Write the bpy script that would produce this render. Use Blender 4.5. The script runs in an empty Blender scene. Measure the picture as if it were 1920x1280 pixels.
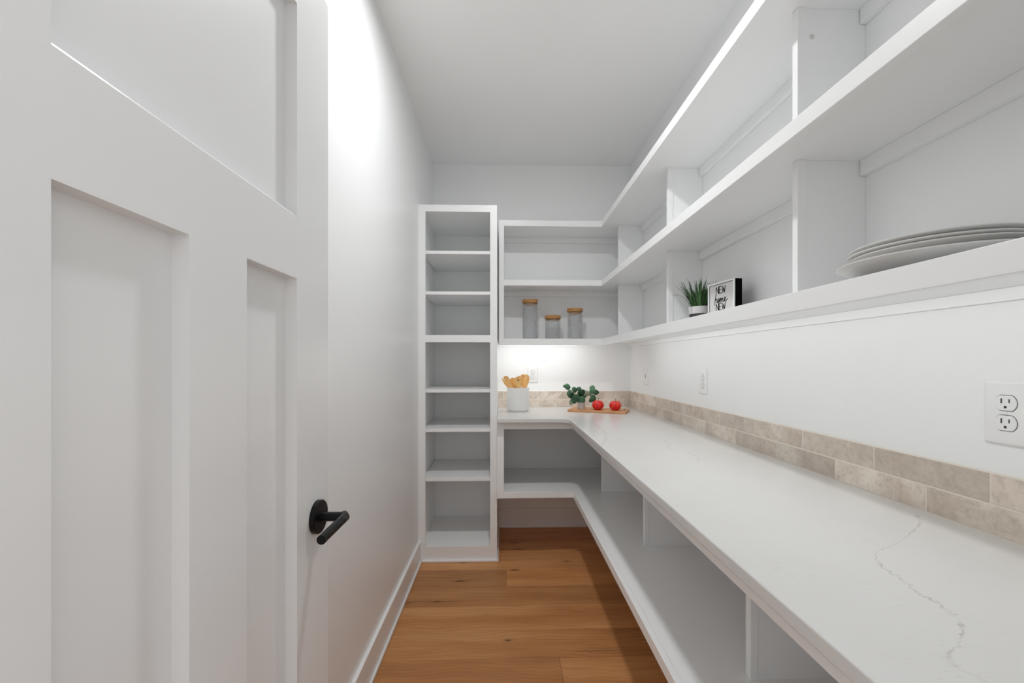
import bpy, bmesh, math, random
from mathutils import Vector, Matrix, Euler
random.seed(7)
PI = math.pi
scene = bpy.context.scene
COL = scene.collection

# ------------------------------------------------------------------ camera (eye at the origin, 1.25 m above the floor)
F_PX, OFF = 780.0, 22.0
cam_d = bpy.data.cameras.new('camera'); cam = bpy.data.objects.new('camera', cam_d); COL.objects.link(cam)
cam.location = (0, 0, 0)
cam.rotation_euler = (PI/2, 0, -math.atan2(OFF, F_PX))
cam_d.sensor_width = 36; cam_d.lens = 36*F_PX/1920
cam_d.shift_x = -(966-960)/1920; cam_d.shift_y = (679-640)/1920
cam_d.clip_start = 0.01
scene.camera = cam

# ------------------------------------------------------------------ light and exposure
CEIL_W, BEAM_W, LED_W, WORLD = 12.2, 0.8, 0.95, 1.15
scene.view_settings.view_transform = 'Standard'
scene.view_settings.look = 'None'
scene.view_settings.exposure = 0.0
scene.view_settings.gamma = 1.0
scene.view_settings.use_curve_mapping = False
world = bpy.data.worlds.new('world'); scene.world = world; world.use_nodes = True
world.node_tree.nodes['Background'].inputs[0].default_value = (0.985, 0.99, 1.0, 1)
world.node_tree.nodes['Background'].inputs[1].default_value = WORLD
scene.cycles.max_bounces = 14; scene.cycles.diffuse_bounces = 8
scene.cycles.glossy_bounces = 6; scene.cycles.transmission_bounces = 12; scene.cycles.transparent_max_bounces = 16

def area(name, loc, sx, sy, power, shape='RECTANGLE', rot=(0, 0, 0), color=(0.985, 1.0, 1.0), spread=PI):
    d = bpy.data.lights.new(name, 'AREA'); d.shape = shape; d.size = sx
    if shape in ('RECTANGLE', 'ELLIPSE'): d.size_y = sy
    d.energy = power; d.color = color; d.spread = spread
    o = bpy.data.objects.new(name, d); o.location = loc; o.rotation_euler = rot; COL.objects.link(o)
    return o
LX, LY, ZC = 0.01, 1.43, 1.497          # ceiling disc light; ZC is the ceiling height above the eye
area('ceiling_lamp', (LX, LY, ZC-0.020), 0.13, 0.13, CEIL_W, 'DISK', spread=math.radians(176))
area('ceiling_beam', (LX, LY, ZC-0.021), 0.10, 0.10, BEAM_W, 'DISK', spread=math.radians(100))
area('led_lamp_right', (0.712, 1.42, 0.1315), 0.010, 2.40, LED_W*1.75, rot=(0, math.radians(-58), 0))
area('led_lamp_back', (0.30, 2.900, 0.1315), 0.62, 0.010, LED_W*1.45, rot=(math.radians(32), 0, 0))

# ------------------------------------------------------------------ main measures (metres from the eye)
XL, XR, YB, YF = -0.533, 0.9716, 3.159, 0.180   # left wall, right wall, back wall, front wall (inner faces)
ZF = -1.25
# ------------------------------------------------------------------ materials
def new_mat(name):
    m = bpy.data.materials.new(name); m.use_nodes = True
    nt = m.node_tree; b = nt.nodes['Principled BSDF']
    return m, nt, b
def N(nt, t, **kw):
    n = nt.nodes.new(t)
    for k, v in kw.items(): setattr(n, k, v)
    return n
def math_n(nt, op, a, b=None, c=None):
    n = nt.nodes.new('ShaderNodeMath'); n.operation = op
    for i, v in enumerate((a, b, c)):
        if v is None: continue
        if isinstance(v, (int, float)): n.inputs[i].default_value = v
        else: nt.links.new(v, n.inputs[i])
    return n.outputs[0]
def mixc(nt, fac, a, b, blend='MIX'):
    n = nt.nodes.new('ShaderNodeMix'); n.data_type = 'RGBA'; n.blend_type = blend
    for sock, v in ((n.inputs[0], fac), (n.inputs[6], a), (n.inputs[7], b)):
        if isinstance(v, (int, float)): sock.default_value = v
        elif isinstance(v, (tuple, list)): sock.default_value = (*v[:3], 1)
        else: nt.links.new(v, sock)
    return n.outputs[2]
def noise(nt, vec, scale, detail=3, rough=0.5, dist=0.0):
    n = nt.nodes.new('ShaderNodeTexNoise'); n.inputs['Scale'].default_value = scale
    n.inputs['Detail'].default_value = detail; n.inputs['Roughness'].default_value = rough
    n.inputs['Distortion'].default_value = dist
    if vec is not None: nt.links.new(vec, n.inputs['Vector'])
    return n
def ramp(nt, fac, stops):
    n = nt.nodes.new('ShaderNodeValToRGB'); e = n.color_ramp.elements
    while len(e) < len(stops): e.new(0.5)
    for i, (p, c) in enumerate(stops):
        e[i].position = p; e[i].color = (*c, 1) if isinstance(c, (tuple, list)) else (c, c, c, 1)
    nt.links.new(fac, n.inputs[0]); return n.outputs[0]
def bump(nt, b, h, strength, dist):
    n = nt.nodes.new('ShaderNodeBump'); n.inputs['Strength'].default_value = strength
    n.inputs['Distance'].default_value = dist
    nt.links.new(h, n.inputs['Height']); nt.links.new(n.outputs[0], b.inputs['Normal'])
def objvec(nt, scale=(1, 1, 1), rnd=0.0):
    tc = nt.nodes.new('ShaderNodeTexCoord'); v = tc.outputs['Object']
    if rnd:
        oi = nt.nodes.new('ShaderNodeObjectInfo')
        s = nt.nodes.new('ShaderNodeVectorMath'); s.operation = 'SCALE'; s.inputs[0].default_value = (1.0, 1.7, 0.6)
        m = math_n(nt, 'MULTIPLY', oi.outputs['Random'], rnd); nt.links.new(m, s.inputs['Scale'])
        a = nt.nodes.new('ShaderNodeVectorMath'); a.operation = 'ADD'
        nt.links.new(v, a.inputs[0]); nt.links.new(s.outputs[0], a.inputs[1]); v = a.outputs[0]
    mp = nt.nodes.new('ShaderNodeMapping'); mp.inputs['Scale'].default_value = scale
    nt.links.new(v, mp.inputs['Vector']); return mp.outputs[0]

def paint(name, col, rough, bscale=0, bstr=0.0, bdist=0.0004, spec=0.5):
    m, nt, b = new_mat(name)
    v = objvec(nt)
    n1 = noise(nt, v, 2.3, 2)
    c = mixc(nt, n1.outputs[0], tuple(x*0.985 for x in col), tuple(min(1, x*1.015) for x in col))
    nt.links.new(c, b.inputs['Base Color']); b.inputs['Roughness'].default_value = rough
    b.inputs['Specular IOR Level'].default_value = spec
    if bstr:
        n2 = noise(nt, v, bscale, 3, 0.55); bump(nt, b, n2.outputs[0], bstr, bdist)
    return m
M_WALL = paint('wall_paint', (0.872, 0.880, 0.882), 0.36, 220, 0.25, 0.0005, 0.35)
M_CEIL = paint('ceiling_paint', (0.905, 0.912, 0.912), 0.8, 90, 0.5, 0.0012, 0.2)
M_CAB = paint('cabinet_paint', (0.882, 0.890, 0.892), 0.32, 60, 0.08, 0.0003, 0.45)
M_TRIM = paint('trim_paint', (0.86, 0.86, 0.86), 0.30, 60, 0.05, 0.0003, 0.5)
M_DOOR = paint('door_paint', (0.805, 0.812, 0.812), 0.24, 70, 0.06, 0.0003, 0.5)
M_PLASTIC = paint('outlet_plastic', (0.84, 0.84, 0.835), 0.28)
M_CERAMIC = paint('white_ceramic', (0.80, 0.80, 0.79), 0.22, 30, 0.05, 0.0005)
M_PLATE = paint('plate_ceramic', (0.70, 0.695, 0.68), 0.38, 150, 0.12, 0.0003)
M_POT = paint('pale_pot', (0.62, 0.60, 0.59), 0.55, 120, 0.2, 0.0004)
M_POTW = paint('white_pot_glaze', (0.62, 0.60, 0.60), 0.5)
M_POTD = paint('dark_pot_band', (0.030, 0.031, 0.036), 0.5)
M_BLACK = paint('black_metal', (0.004, 0.004, 0.004), 0.34, 200, 0.05, 0.0002, 0.22)
M_INK = paint('black_print', (0.008, 0.008, 0.008), 0.7, spec=0.1)
M_SIGNF = paint('sign_face', (0.66, 0.65, 0.64), 0.6)
M_SIGNB = paint('sign_black', (0.0015, 0.0015, 0.002), 0.8, spec=0.06)
M_SLOT = paint('dark_slot', (0.04, 0.04, 0.04), 0.7)
M_GROUT = paint('grout', (0.80, 0.74, 0.65), 0.9, 300, 0.4, 0.0006)
M_SOIL = paint('soil', (0.03, 0.022, 0.015), 0.95, 200, 0.8, 0.002)
M_STEM = paint('stem', (0.10, 0.075, 0.035), 0.7)
M_SPOT = paint('grey_spot', (0.60, 0.598, 0.59), 0.5)

def wood(name, c_dark, c_mid, c_light, sx, sy, sz, rough=0.45, rnd=0.0, var=0.0):
    m, nt, b = new_mat(name)
    v = objvec(nt, (sx, sy, sz), rnd)
    n1 = noise(nt, v, 4.0, 6, 0.6, 0.6)
    c = ramp(nt, n1.outputs[0], [(0.30, c_dark), (0.52, c_mid), (0.74, c_light)])
    if var:
        oi = nt.nodes.new('ShaderNodeObjectInfo')
        f = math_n(nt, 'ADD', math_n(nt, 'MULTIPLY', oi.outputs['Random'], var), 1-var/2)
        hv = nt.nodes.new('ShaderNodeHueSaturation'); nt.links.new(c, hv.inputs['Color']); nt.links.new(f, hv.inputs['Value']); c = hv.outputs[0]
    nt.links.new(c, b.inputs['Base Color']); b.inputs['Roughness'].default_value = rough
    return m
M_BAMBOO = wood('bamboo_lid', (0.34, 0.16, 0.045), (0.48, 0.245, 0.08), (0.60, 0.34, 0.13), 3, 3, 60, 0.45)
M_UTENSIL = wood('utensil_wood', (0.72, 0.36, 0.10), (0.90, 0.53, 0.19), (0.98, 0.68, 0.32), 14, 14, 3, 0.5, 5.0, 0.15)
M_BOARD = wood('cutting_board_wood', (0.42, 0.19, 0.075), (0.58, 0.29, 0.125), (0.68, 0.38, 0.19), 2, 22, 8, 0.5)

KNOTS = [(-0.247, 2.385, 0.070, 0.014, 0.95), (-0.345, 2.183, 0.045, 0.012, 0.9), (-0.50, 2.178, 0.06, 0.012, 0.6), (0.018, 1.871, 0.035, 0.013, 0.95), (0.40, 2.608, 0.050, 0.016, 1.0),
         (0.092, 2.78, 0.06, 0.016, 0.6), (0.50, 2.75, 0.05, 0.014, 0.7), (0.40, 1.795, 0.26, 0.0045, 0.75), (-0.05, 2.255, 0.40, 0.010, 0.30), (0.35, 2.15, 0.40, 0.008, 0.30)]
def floor_mat():
    m, nt, b = new_mat('oak_floor')
    tc = nt.nodes.new('ShaderNodeTexCoord'); oi = nt.nodes.new('ShaderNodeObjectInfo')
    off = nt.nodes.new('ShaderNodeVectorMath'); off.operation = 'SCALE'; off.inputs[0].default_value = (7.3, 3.1, 0)
    nt.links.new(math_n(nt, 'MULTIPLY', oi.outputs['Random'], 9.0), off.inputs['Scale'])
    add = nt.nodes.new('ShaderNodeVectorMath'); add.operation = 'ADD'
    nt.links.new(tc.outputs['Object'], add.inputs[0]); nt.links.new(off.outputs[0], add.inputs[1])
    P = add.outputs[0]
    def mapped(s):
        mp = nt.nodes.new('ShaderNodeMapping'); mp.inputs['Scale'].default_value = s
        nt.links.new(P, mp.inputs['Vector']); return mp.outputs[0]
    # warp so the grain bends
    wn = noise(nt, mapped((1.6, 3.0, 1)), 1.4, 2)
    wv = nt.nodes.new('ShaderNodeVectorMath'); wv.operation = 'MULTIPLY_ADD'
    sub = nt.nodes.new('ShaderNodeVectorMath'); sub.operation = 'SUBTRACT'; sub.inputs[1].default_value = (0.5, 0.5, 0.5)
    nt.links.new(wn.outputs['Color'], sub.inputs[0])
    nt.links.new(sub.outputs[0], wv.inputs[0]); wv.inputs[1].default_value = (0.12, 0.11, 0); nt.links.new(P, wv.inputs[2])
    def wm(s):
        mp = nt.nodes.new('ShaderNodeMapping'); mp.inputs['Scale'].default_value = s
        nt.links.new(wv.outputs[0], mp.inputs['Vector']); return mp.outputs[0]
    broad = noise(nt, wm((0.9, 7.5, 1)), 1.0, 4, 0.52)
    fine = noise(nt, wm((5, 120, 1)), 1.0, 5, 0.62)
    c = ramp(nt, broad.outputs[0], [(0.28, (0.38, 0.160, 0.056)), (0.50, (0.52, 0.238, 0.088)), (0.72, (0.64, 0.325, 0.135))])
    fl = ramp(nt, fine.outputs[0], [(0.30, 0.82), (0.55, 1.0), (0.8, 1.08)])
    c = mixc(nt, 1.0, c, fl, 'MULTIPLY')
    # cathedral rings
    wav = nt.nodes.new('ShaderNodeTexWave'); wav.bands_direction = 'Y'; wav.inputs['Scale'].default_value = 9
    wav.inputs['Distortion'].default_value = 7; wav.inputs['Detail'].default_value = 2; wav.inputs['Detail Scale'].default_value = 0.7
    nt.links.new(wm((0.8, 1.8, 1)), wav.inputs['Vector'])
    wr = ramp(nt, wav.outputs['Fac'], [(0.0, 0.87), (0.25, 1.0), (1.0, 1.02)])
    c = mixc(nt, 0.75, c, wr, 'MULTIPLY')
    # knots
    vo = nt.nodes.new('ShaderNodeTexVoronoi'); vo.inputs['Scale'].default_value = 1.0; vo.inputs['Randomness'].default_value = 1.0
    nt.links.new(wm((3.6, 8.5, 1)), vo.inputs['Vector'])
    kn = ramp(nt, vo.outputs['Distance'], [(0.0, 1.0), (0.06, 0.85), (0.14, 0.0)])
    sel = math_n(nt, 'GREATER_THAN', vo.outputs['Color'], 0.42)
    c = mixc(nt, math_n(nt, 'MULTIPLY', math_n(nt, 'MULTIPLY', kn, 0.85), sel), c, (0.07, 0.026, 0.010))
    # long dark mineral streaks
    st = noise(nt, wm((0.7, 30, 1)), 1.3, 2, 0.4)
    sr = ramp(nt, st.outputs[0], [(0.64, 0.0), (0.70, 0.5), (0.73, 0.0)])
    c = mixc(nt, math_n(nt, 'MULTIPLY', sr, 0.8), c, (0.13, 0.055, 0.02))
    # individual knots and one long check line in the boards
    geo = nt.nodes.new('ShaderNodeNewGeometry'); wn2 = noise(nt, geo.outputs['Position'], 26, 3, 0.6)
    spx = nt.nodes.new('ShaderNodeSeparateXYZ'); nt.links.new(geo.outputs['Position'], spx.inputs[0])
    jx = math_n(nt, 'MULTIPLY', math_n(nt, 'SUBTRACT', wn2.outputs[0], 0.5), 0.035)
    GX_, GY_ = math_n(nt, 'ADD', spx.outputs[0], jx), math_n(nt, 'ADD', spx.outputs[1], math_n(nt, 'MULTIPLY', jx, 0.6))
    for (kx, ky, rx, ry, st_) in KNOTS:
        dx = math_n(nt, 'DIVIDE', math_n(nt, 'SUBTRACT', GX_, kx), rx); dy = math_n(nt, 'DIVIDE', math_n(nt, 'SUBTRACT', GY_, ky), ry)
        d2 = math_n(nt, 'SQRT', math_n(nt, 'ADD', math_n(nt, 'MULTIPLY', dx, dx), math_n(nt, 'MULTIPLY', dy, dy)))
        k_ = ramp(nt, d2, [(0.0, 1.0), (0.30, 0.85), (0.45, 0.30), (1.0, 0.0)])
        c = mixc(nt, math_n(nt, 'MULTIPLY', k_, st_), c, (0.085, 0.030, 0.010))
    hv = nt.nodes.new('ShaderNodeHueSaturation'); nt.links.new(c, hv.inputs['Color'])
    nt.links.new(math_n(nt, 'ADD', math_n(nt, 'MULTIPLY', oi.outputs['Random'], 0.34), 0.90), hv.inputs['Value'])
    nt.links.new(hv.outputs[0], b.inputs['Base Color'])
    b.inputs['Roughness'].default_value = 0.42; b.inputs['Specular IOR Level'].default_value = 0.35
    bump(nt, b, fine.outputs[0], 0.25, 0.0006)
    return m
M_FLOOR = floor_mat()

def quartz_mat():
    m, nt, b = new_mat('white_quartz')
    g = nt.nodes.new('ShaderNodeNewGeometry'); P = g.outputs['Position']
    sp = nt.nodes.new('ShaderNodeSeparateXYZ'); nt.links.new(P, sp.inputs[0]); X, Y = sp.outputs[0], sp.outputs[1]
    base = noise(nt, P, 2.2, 4, 0.6)
    c = mixc(nt, base.outputs[0], (0.62, 0.612, 0.597), (0.70, 0.698, 0.692))
    # faint clouded speckle
    sm = noise(nt, P, 5.0, 3, 0.6)
    smr = ramp(nt, sm.outputs[0], [(0.52, 0.0), (0.68, 1.0)])
    mp = nt.nodes.new('ShaderNodeMapping'); mp.inputs['Rotation'].default_value = (0, 0, 0.7); mp.inputs['Scale'].default_value = (60, 190, 1)
    nt.links.new(P, mp.inputs['Vector'])
    s2 = noise(nt, mp.outputs[0], 1.0, 3, 0.6)
    s2r = ramp(nt, s2.outputs[0], [(0.58, 0.0), (0.68, 1.0)])
    c = mixc(nt, math_n(nt, 'MULTIPLY', math_n(nt, 'MULTIPLY', smr, s2r), 0.26), c, (0.40, 0.385, 0.35))
    jag = noise(nt, P, 85, 3, 0.65); lng = noise(nt, P, 9, 2)
    brk = ramp(nt, noise(nt, P, 42, 3, 0.6).outputs[0], [(0.40, 0.0), (0.58, 1.0)])
    def vein(pts, width, strength, c, jagamp=0.030):
        # pts: (y, x) path of the vein across the slab
        y0, y1 = pts[0][0], pts[-1][0]
        fc = nt.nodes.new('ShaderNodeFloatCurve'); cu = fc.mapping.curves[0]
        norm = [((p[0]-y0)/(y1-y0), p[1]) for p in pts]
        cu.points[0].location = norm[0]; cu.points[1].location = norm[-1]
        for q in norm[1:-1]: cu.points.new(*q)
        fc.mapping.update()
        t = math_n(nt, 'DIVIDE', math_n(nt, 'SUBTRACT', Y, y0), y1-y0)
        nt.links.new(t, fc.inputs['Value'])
        j = math_n(nt, 'MULTIPLY', math_n(nt, 'SUBTRACT', jag.outputs[0], 0.5), jagamp)
        d = math_n(nt, 'ABSOLUTE', math_n(nt, 'SUBTRACT', math_n(nt, 'ADD', X, j), fc.outputs[0]))
        k = ramp(nt, math_n(nt, 'DIVIDE', d, width), [(0.0, 1.0), (0.5, 0.5), (1.0, 0.0)])
        inside = math_n(nt, 'MULTIPLY', math_n(nt, 'GREATER_THAN', t, 0.0), math_n(nt, 'LESS_THAN', t, 1.0))
        k = math_n(nt, 'MULTIPLY', math_n(nt, 'MULTIPLY', k, inside), math_n(nt, 'ADD', math_n(nt, 'MULTIPLY', brk, 0.75), 0.25))
        return mixc(nt, math_n(nt, 'MULTIPLY', k, strength), c, (0.33, 0.31, 0.28))
    c = vein([(0.36, 0.60), (0.42, 0.522), (0.464, 0.512), (0.486, 0.546), (0.52, 0.590), (0.566, 0.613), (0.60, 0.614), (0.638, 0.626),
              (0.68, 0.634), (0.725, 0.665), (0.76, 0.735), (0.80, 0.80), (0.86, 0.885), (0.91, 0.925)], 0.0034, 0.62, c)
    c = vein([(1.40, 0.66), (1.52, 0.70), (1.62, 0.655), (1.76, 0.70), (1.90, 0.62)], 0.006, 0.30, c)
    c = vein([(1.70, 0.405), (1.90, 0.47), (2.15, 0.505), (2.40, 0.525), (2.52, 0.60)], 0.012, 0.30, c)
    nt.links.new(c, b.inputs['Base Color']); b.inputs['Roughness'].default_value = 0.24
    b.inputs['Specular IOR Level'].default_value = 0.5
    return m
M_QUARTZ = quartz_mat()

def tile_mat():
    m, nt, b = new_mat('beige_tile')
    v = objvec(nt, (1, 1, 1), 30.0)
    oi = nt.nodes.new('ShaderNodeObjectInfo')
    n1 = noise(nt, v, 8, 5, 0.6, 0.4); n2 = noise(nt, v, 70, 5, 0.7); n3 = noise(nt, v, 5, 4, 0.6, 0.8)
    c = ramp(nt, n1.outputs[0], [(0.30, (0.46, 0.385, 0.32)), (0.50, (0.55, 0.475, 0.405)), (0.70, (0.64, 0.565, 0.49))])
    c = mixc(nt, ramp(nt, n3.outputs[0], [(0.52, 0.0), (0.64, 0.65)]), c, (0.72, 0.66, 0.59))
    c = mixc(nt, 0.55, c, ramp(nt, n2.outputs[0], [(0.32, 0.66), (0.5, 1.0), (0.70, 1.10)]), 'MULTIPLY')
    hv = nt.nodes.new('ShaderNodeHueSaturation'); nt.links.new(c, hv.inputs['Color'])
    nt.links.new(math_n(nt, 'ADD', math_n(nt, 'MULTIPLY', oi.outputs['Random'], 0.26), 1.02), hv.inputs['Value'])
    nt.links.new(hv.outputs[0], b.inputs['Base Color']); b.inputs['Roughness'].default_value = 0.38
    bump(nt, b, n2.outputs[0], 0.5, 0.0010)
    return m
M_TILE = tile_mat()

def glass_mat():
    m, nt, b = new_mat('textured_glass')
    b.inputs['Base Color'].default_value = (0.98, 0.985, 0.99, 1)
    b.inputs['Transmission Weight'].default_value = 1.0; b.inputs['Roughness'].default_value = 0.06; b.inputs['IOR'].default_value = 1.45
    v = objvec(nt, (1, 1, 1))
    vo = nt.nodes.new('ShaderNodeTexVoronoi'); vo.inputs['Scale'].default_value = 75; nt.links.new(v, vo.inputs['Vector'])
    bump(nt, b, vo.outputs['Distance'], 0.9, 0.004)
    tr = nt.nodes.new('ShaderNodeBsdfTransparent'); tr.inputs[0].default_value = (0.96, 0.963, 0.97, 1)
    mx = nt.nodes.new('ShaderNodeMixShader'); mx.inputs[0].default_value = 0.42
    nt.links.new(tr.outputs[0], mx.inputs[1]); nt.links.new(b.outputs[0], mx.inputs[2])
    nt.links.new(mx.outputs[0], nt.nodes['Material Output'].inputs['Surface'])
    return m
M_GLASS = glass_mat()

def apple_mat():
    m, nt, b = new_mat('red_apple_skin')
    v = objvec(nt, (1, 1, 0.22)); n1 = noise(nt, v, 95, 3, 0.6)
    c = ramp(nt, n1.outputs[0], [(0.35, (0.58, 0.006, 0.010)), (0.60, (0.76, 0.018, 0.014)), (0.80, (0.88, 0.14, 0.06))])
    v2 = objvec(nt, (1, 1, 1), 4.0); n2 = noise(nt, v2, 22, 2)
    c = mixc(nt, ramp(nt, n2.outputs[0], [(0.56, 0.0), (0.72, 0.55)]), c, (0.85, 0.22, 0.10))
    nt.links.new(c, b.inputs['Base Color']); b.inputs['Roughness'].default_value = 0.25
    return m
M_APPLE = apple_mat()
def leaf_mat(name, a, bcol, rough=0.5, scale=30):
    m, nt, b = new_mat(name); v = objvec(nt, (1, 1, 1), 7.0); n1 = noise(nt, v, scale, 3)
    oi = nt.nodes.new('ShaderNodeObjectInfo')
    f = math_n(nt, 'ADD', math_n(nt, 'MULTIPLY', n1.outputs[0], 0.6), math_n(nt, 'SUBTRACT', math_n(nt, 'MULTIPLY', oi.outputs['Random'], 0.9), 0.25))
    nt.links.new(mixc(nt, f, a, bcol), b.inputs['Base Color']); b.inputs['Roughness'].default_value = rough
    return m
M_LEAF = leaf_mat('eucalyptus_leaf', (0.006, 0.045, 0.016), (0.075, 0.19, 0.095))
M_LEAFP = leaf_mat('pale_leaf', (0.22, 0.27, 0.18), (0.36, 0.40, 0.29))
M_GRASS = leaf_mat('grass_blade', (0.006, 0.035, 0.006), (0.055, 0.17, 0.035), 0.4)
def emis(name, col, s):
    m, nt, b = new_mat(name); b.inputs['Emission Color'].default_value = (*col, 1); b.inputs['Emission Strength'].default_value = s
    b.inputs['Base Color'].default_value = (0.8, 0.8, 0.8, 1); return m
M_DIFFUSER = emis('lamp_diffuser', (1, 0.99, 0.97), 4.0)
M_LED = emis('led_diffuser', (1, 0.99, 0.97), 2.0)

# ------------------------------------------------------------------ mesh helpers
def B(): return bmesh.new()
def box(bm, x0, x1, y0, y1, z0, z1, mat=None):
    r = bmesh.ops.create_cube(bm, size=1.0)
    M = Matrix.Translation(((x0+x1)/2, (y0+y1)/2, (z0+z1)/2)) @ Matrix.Diagonal((abs(x1-x0), abs(y1-y0), abs(z1-z0), 1))
    if mat is not None: M = mat @ M
    bmesh.ops.transform(bm, matrix=M, verts=r['verts']); return bm
def prism(bm, pts, z0, z1, mat=None):
    M = mat or Matrix.Identity(4)
    lo = [bm.verts.new(M @ Vector((p[0], p[1], z0))) for p in pts]
    hi = [bm.verts.new(M @ Vector((p[0], p[1], z1))) for p in pts]
    n = len(pts)
    bm.faces.new(list(reversed(lo))); bm.faces.new(hi)
    for i in range(n):
        j = (i+1) % n; bm.faces.new((lo[i], lo[j], hi[j], hi[i]))
    return bm
def lathe(bm, prof, n=48, closed=False, warp=None):
    rings = []
    for (r, z) in prof:
        if r < 1e-6: rings.append([bm.verts.new((0, 0, z))])
        else: rings.append([bm.verts.new((r*math.cos(2*PI*i/n), r*math.sin(2*PI*i/n), z)) for i in range(n)])
    pairs = list(zip(rings[:-1], rings[1:]))
    if closed: pairs.append((rings[-1], rings[0]))
    for a, b in pairs:
        for i in range(n):
            j = (i+1) % n
            if len(a) == 1 and len(b) == 1: continue
            if len(a) == 1: bm.faces.new((a[0], b[i], b[j]))
            elif len(b) == 1: bm.faces.new((a[i], b[0], a[j]))
            else: bm.faces.new((a[i], b[i], b[j], a[j]))
    return bm
def tube(bm, pts, radii, n=12, caps=True):
    pts = [Vector(p) for p in pts]; rings = []
    if isinstance(radii, (int, float)): radii = [radii]*len(pts)
    up = Vector((0, 0, 1)); prev = None
    for i, p in enumerate(pts):
        t = (pts[min(i+1, len(pts)-1)] - pts[max(i-1, 0)]).normalized()
        if prev is None:
            a = t.cross(up)
            if a.length < 0.1: a = t.cross(Vector((1, 0, 0)))
        else: a = prev - t*prev.dot(t)
        a.normalize(); prev = a; b = t.cross(a)
        rings.append([bm.verts.new(p + (a*math.cos(2*PI*k/n) + b*math.sin(2*PI*k/n))*radii[i]) for k in range(n)])
    for r0, r1 in zip(rings[:-1], rings[1:]):
        for k in range(n):
            j = (k+1) % n; bm.faces.new((r0[k], r0[j], r1[j], r1[k]))
    if caps:
        bm.faces.new(list(reversed(rings[0]))); bm.faces.new(rings[-1])
    return bm
def world_loc(o):
    v = Vector((0, 0, 0))
    while o is not None: v = v + o.location; o = o.parent
    return v
def obj(name, bm, mat, parent=None, world=False, bevel=0.0, smooth=False, segs=2, loc=None, props=None):
    """One mesh object. world=True: the vertices are world coordinates and the parent chain is unrotated."""
    if world and parent is not None:
        bmesh.ops.translate(bm, vec=-world_loc(parent), verts=bm.verts)
    bmesh.ops.recalc_face_normals(bm, faces=bm.faces)
    me = bpy.data.meshes.new(name); bm.to_mesh(me); bm.free()
    me.materials.append(mat)
    if smooth:
        for p in me.polygons: p.use_smooth = True
        try: me.set_sharp_from_angle(angle=math.radians(38))
        except Exception: pass
    o = bpy.data.objects.new(name, me); COL.objects.link(o)
    if parent is not None: o.parent = parent
    if loc is not None: o.location = loc
    if bevel:
        md = o.modifiers.new('bevel', 'BEVEL'); md.width = bevel; md.segments = segs; md.limit_method = 'ANGLE'; md.angle_limit = math.radians(40)
        md.harden_normals = False
    if props:
        for k, v in props.items(): o[k] = v
    return o
def wbox(name, mat, parent, b6, bevel=0.0):
    return obj(name, box(B(), *b6), mat, parent, world=True, bevel=bevel)
def thing(name, label, cat, loc, rz=0.0, group=None):
    o = bpy.data.objects.new(name, None); COL.objects.link(o); o.location = loc; o.rotation_euler = (0, 0, rz)
    o.empty_display_size = 0.05
    o['label'] = label; o['category'] = cat
    if group: o['group'] = group
    return o
def tag(o, label, cat, group=None):
    o['label'] = label; o['category'] = cat
    if group: o['group'] = group
    return o
def struct(name, bm, mat, bevel=0.0):
    return obj(name, bm, mat, bevel=bevel, props={'kind': 'structure'})
def copy_tree(o, parent=None):
    c = o.copy(); COL.objects.link(c)
    if parent is not None: c.parent = parent
    for ch in list(o.children): copy_tree(ch, c)
    return c

# ------------------------------------------------------------------ the room
T = 0.10
wall_left = struct('wall_left', box(B(), XL-T, XL, -1.2, YB+T, ZF, ZC), M_WALL)
wall_right = struct('wall_right', box(B(), XR, XR+T, YF-0.115, YB+T, ZF, ZC), M_WALL)
wall_back = struct('wall_back', box(B(), XL, XR, YB, YB+T, ZF, ZC), M_WALL)
DX0, DX1, DZ = -0.389, 0.390, 0.800          # doorway the camera stands in
wf = B(); box(wf, XL, DX0, YF-0.115, YF, ZF, ZC); box(wf, DX1, XR, YF-0.115, YF, ZF, ZC); box(wf, DX0, DX1, YF-0.115, YF, DZ, ZC)
wall_front = struct('wall_front', wf, M_WALL)
ceiling = struct('ceiling', box(B(), XL-T, XR+T, YF-0.115, YB+T, ZC, ZC+0.06), M_CEIL)
dj = B(); box(dj, DX0, DX0+0.014, YF-0.125, YF+0.004, ZF, DZ); box(dj, DX1-0.014, DX1, YF-0.125, YF+0.004, ZF, DZ); box(dj, DX0, DX1, YF-0.125, YF+0.004, DZ-0.014, DZ)
struct('trim_1', dj, M_TRIM)

# floor: planks run across the room
floor = struct('floor', box(B(), XL-T, 1.10, -1.2, YB+T, ZF-0.06, ZF-0.004), M_SOIL)
PW = 0.190
k0 = 1.755
row = -16
rr = random.Random(3)
special = {round(2.325, 3): [0.017], round(1.565, 3): [0.236]}
while k0 + row*PW < YB:
    y0 = k0 + row*PW; y1 = min(y0+PW, YB)
    js = None
    for ky, v in special.items():
        if abs(y0-ky) < 0.02: js = v
    if js is None:
        js = [rr.choice([-0.75, 0.75])*0 + rr.uniform(0.62, 0.95)] if row % 3 == 0 else ([] if row % 3 == 1 else [rr.uniform(0.60, 0.9)])
        if 1.5 < y0 < 2.8: js = [0.80] if row % 2 else []
    xs = [XL] + js + [XR]
    for a, b in zip(xs[:-1], xs[1:]):
        g = 0.0004
        bm = box(B(), -(b-a)/2+g, (b-a)/2-g, -(y1-y0)/2+g, (y1-y0)/2-g, -0.0045, 0.0)
        obj('plank', bm, M_FLOOR, floor, loc=((a+b)/2, (y0+y1)/2, ZF), bevel=0.0007, segs=1)
    row += 1

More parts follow.
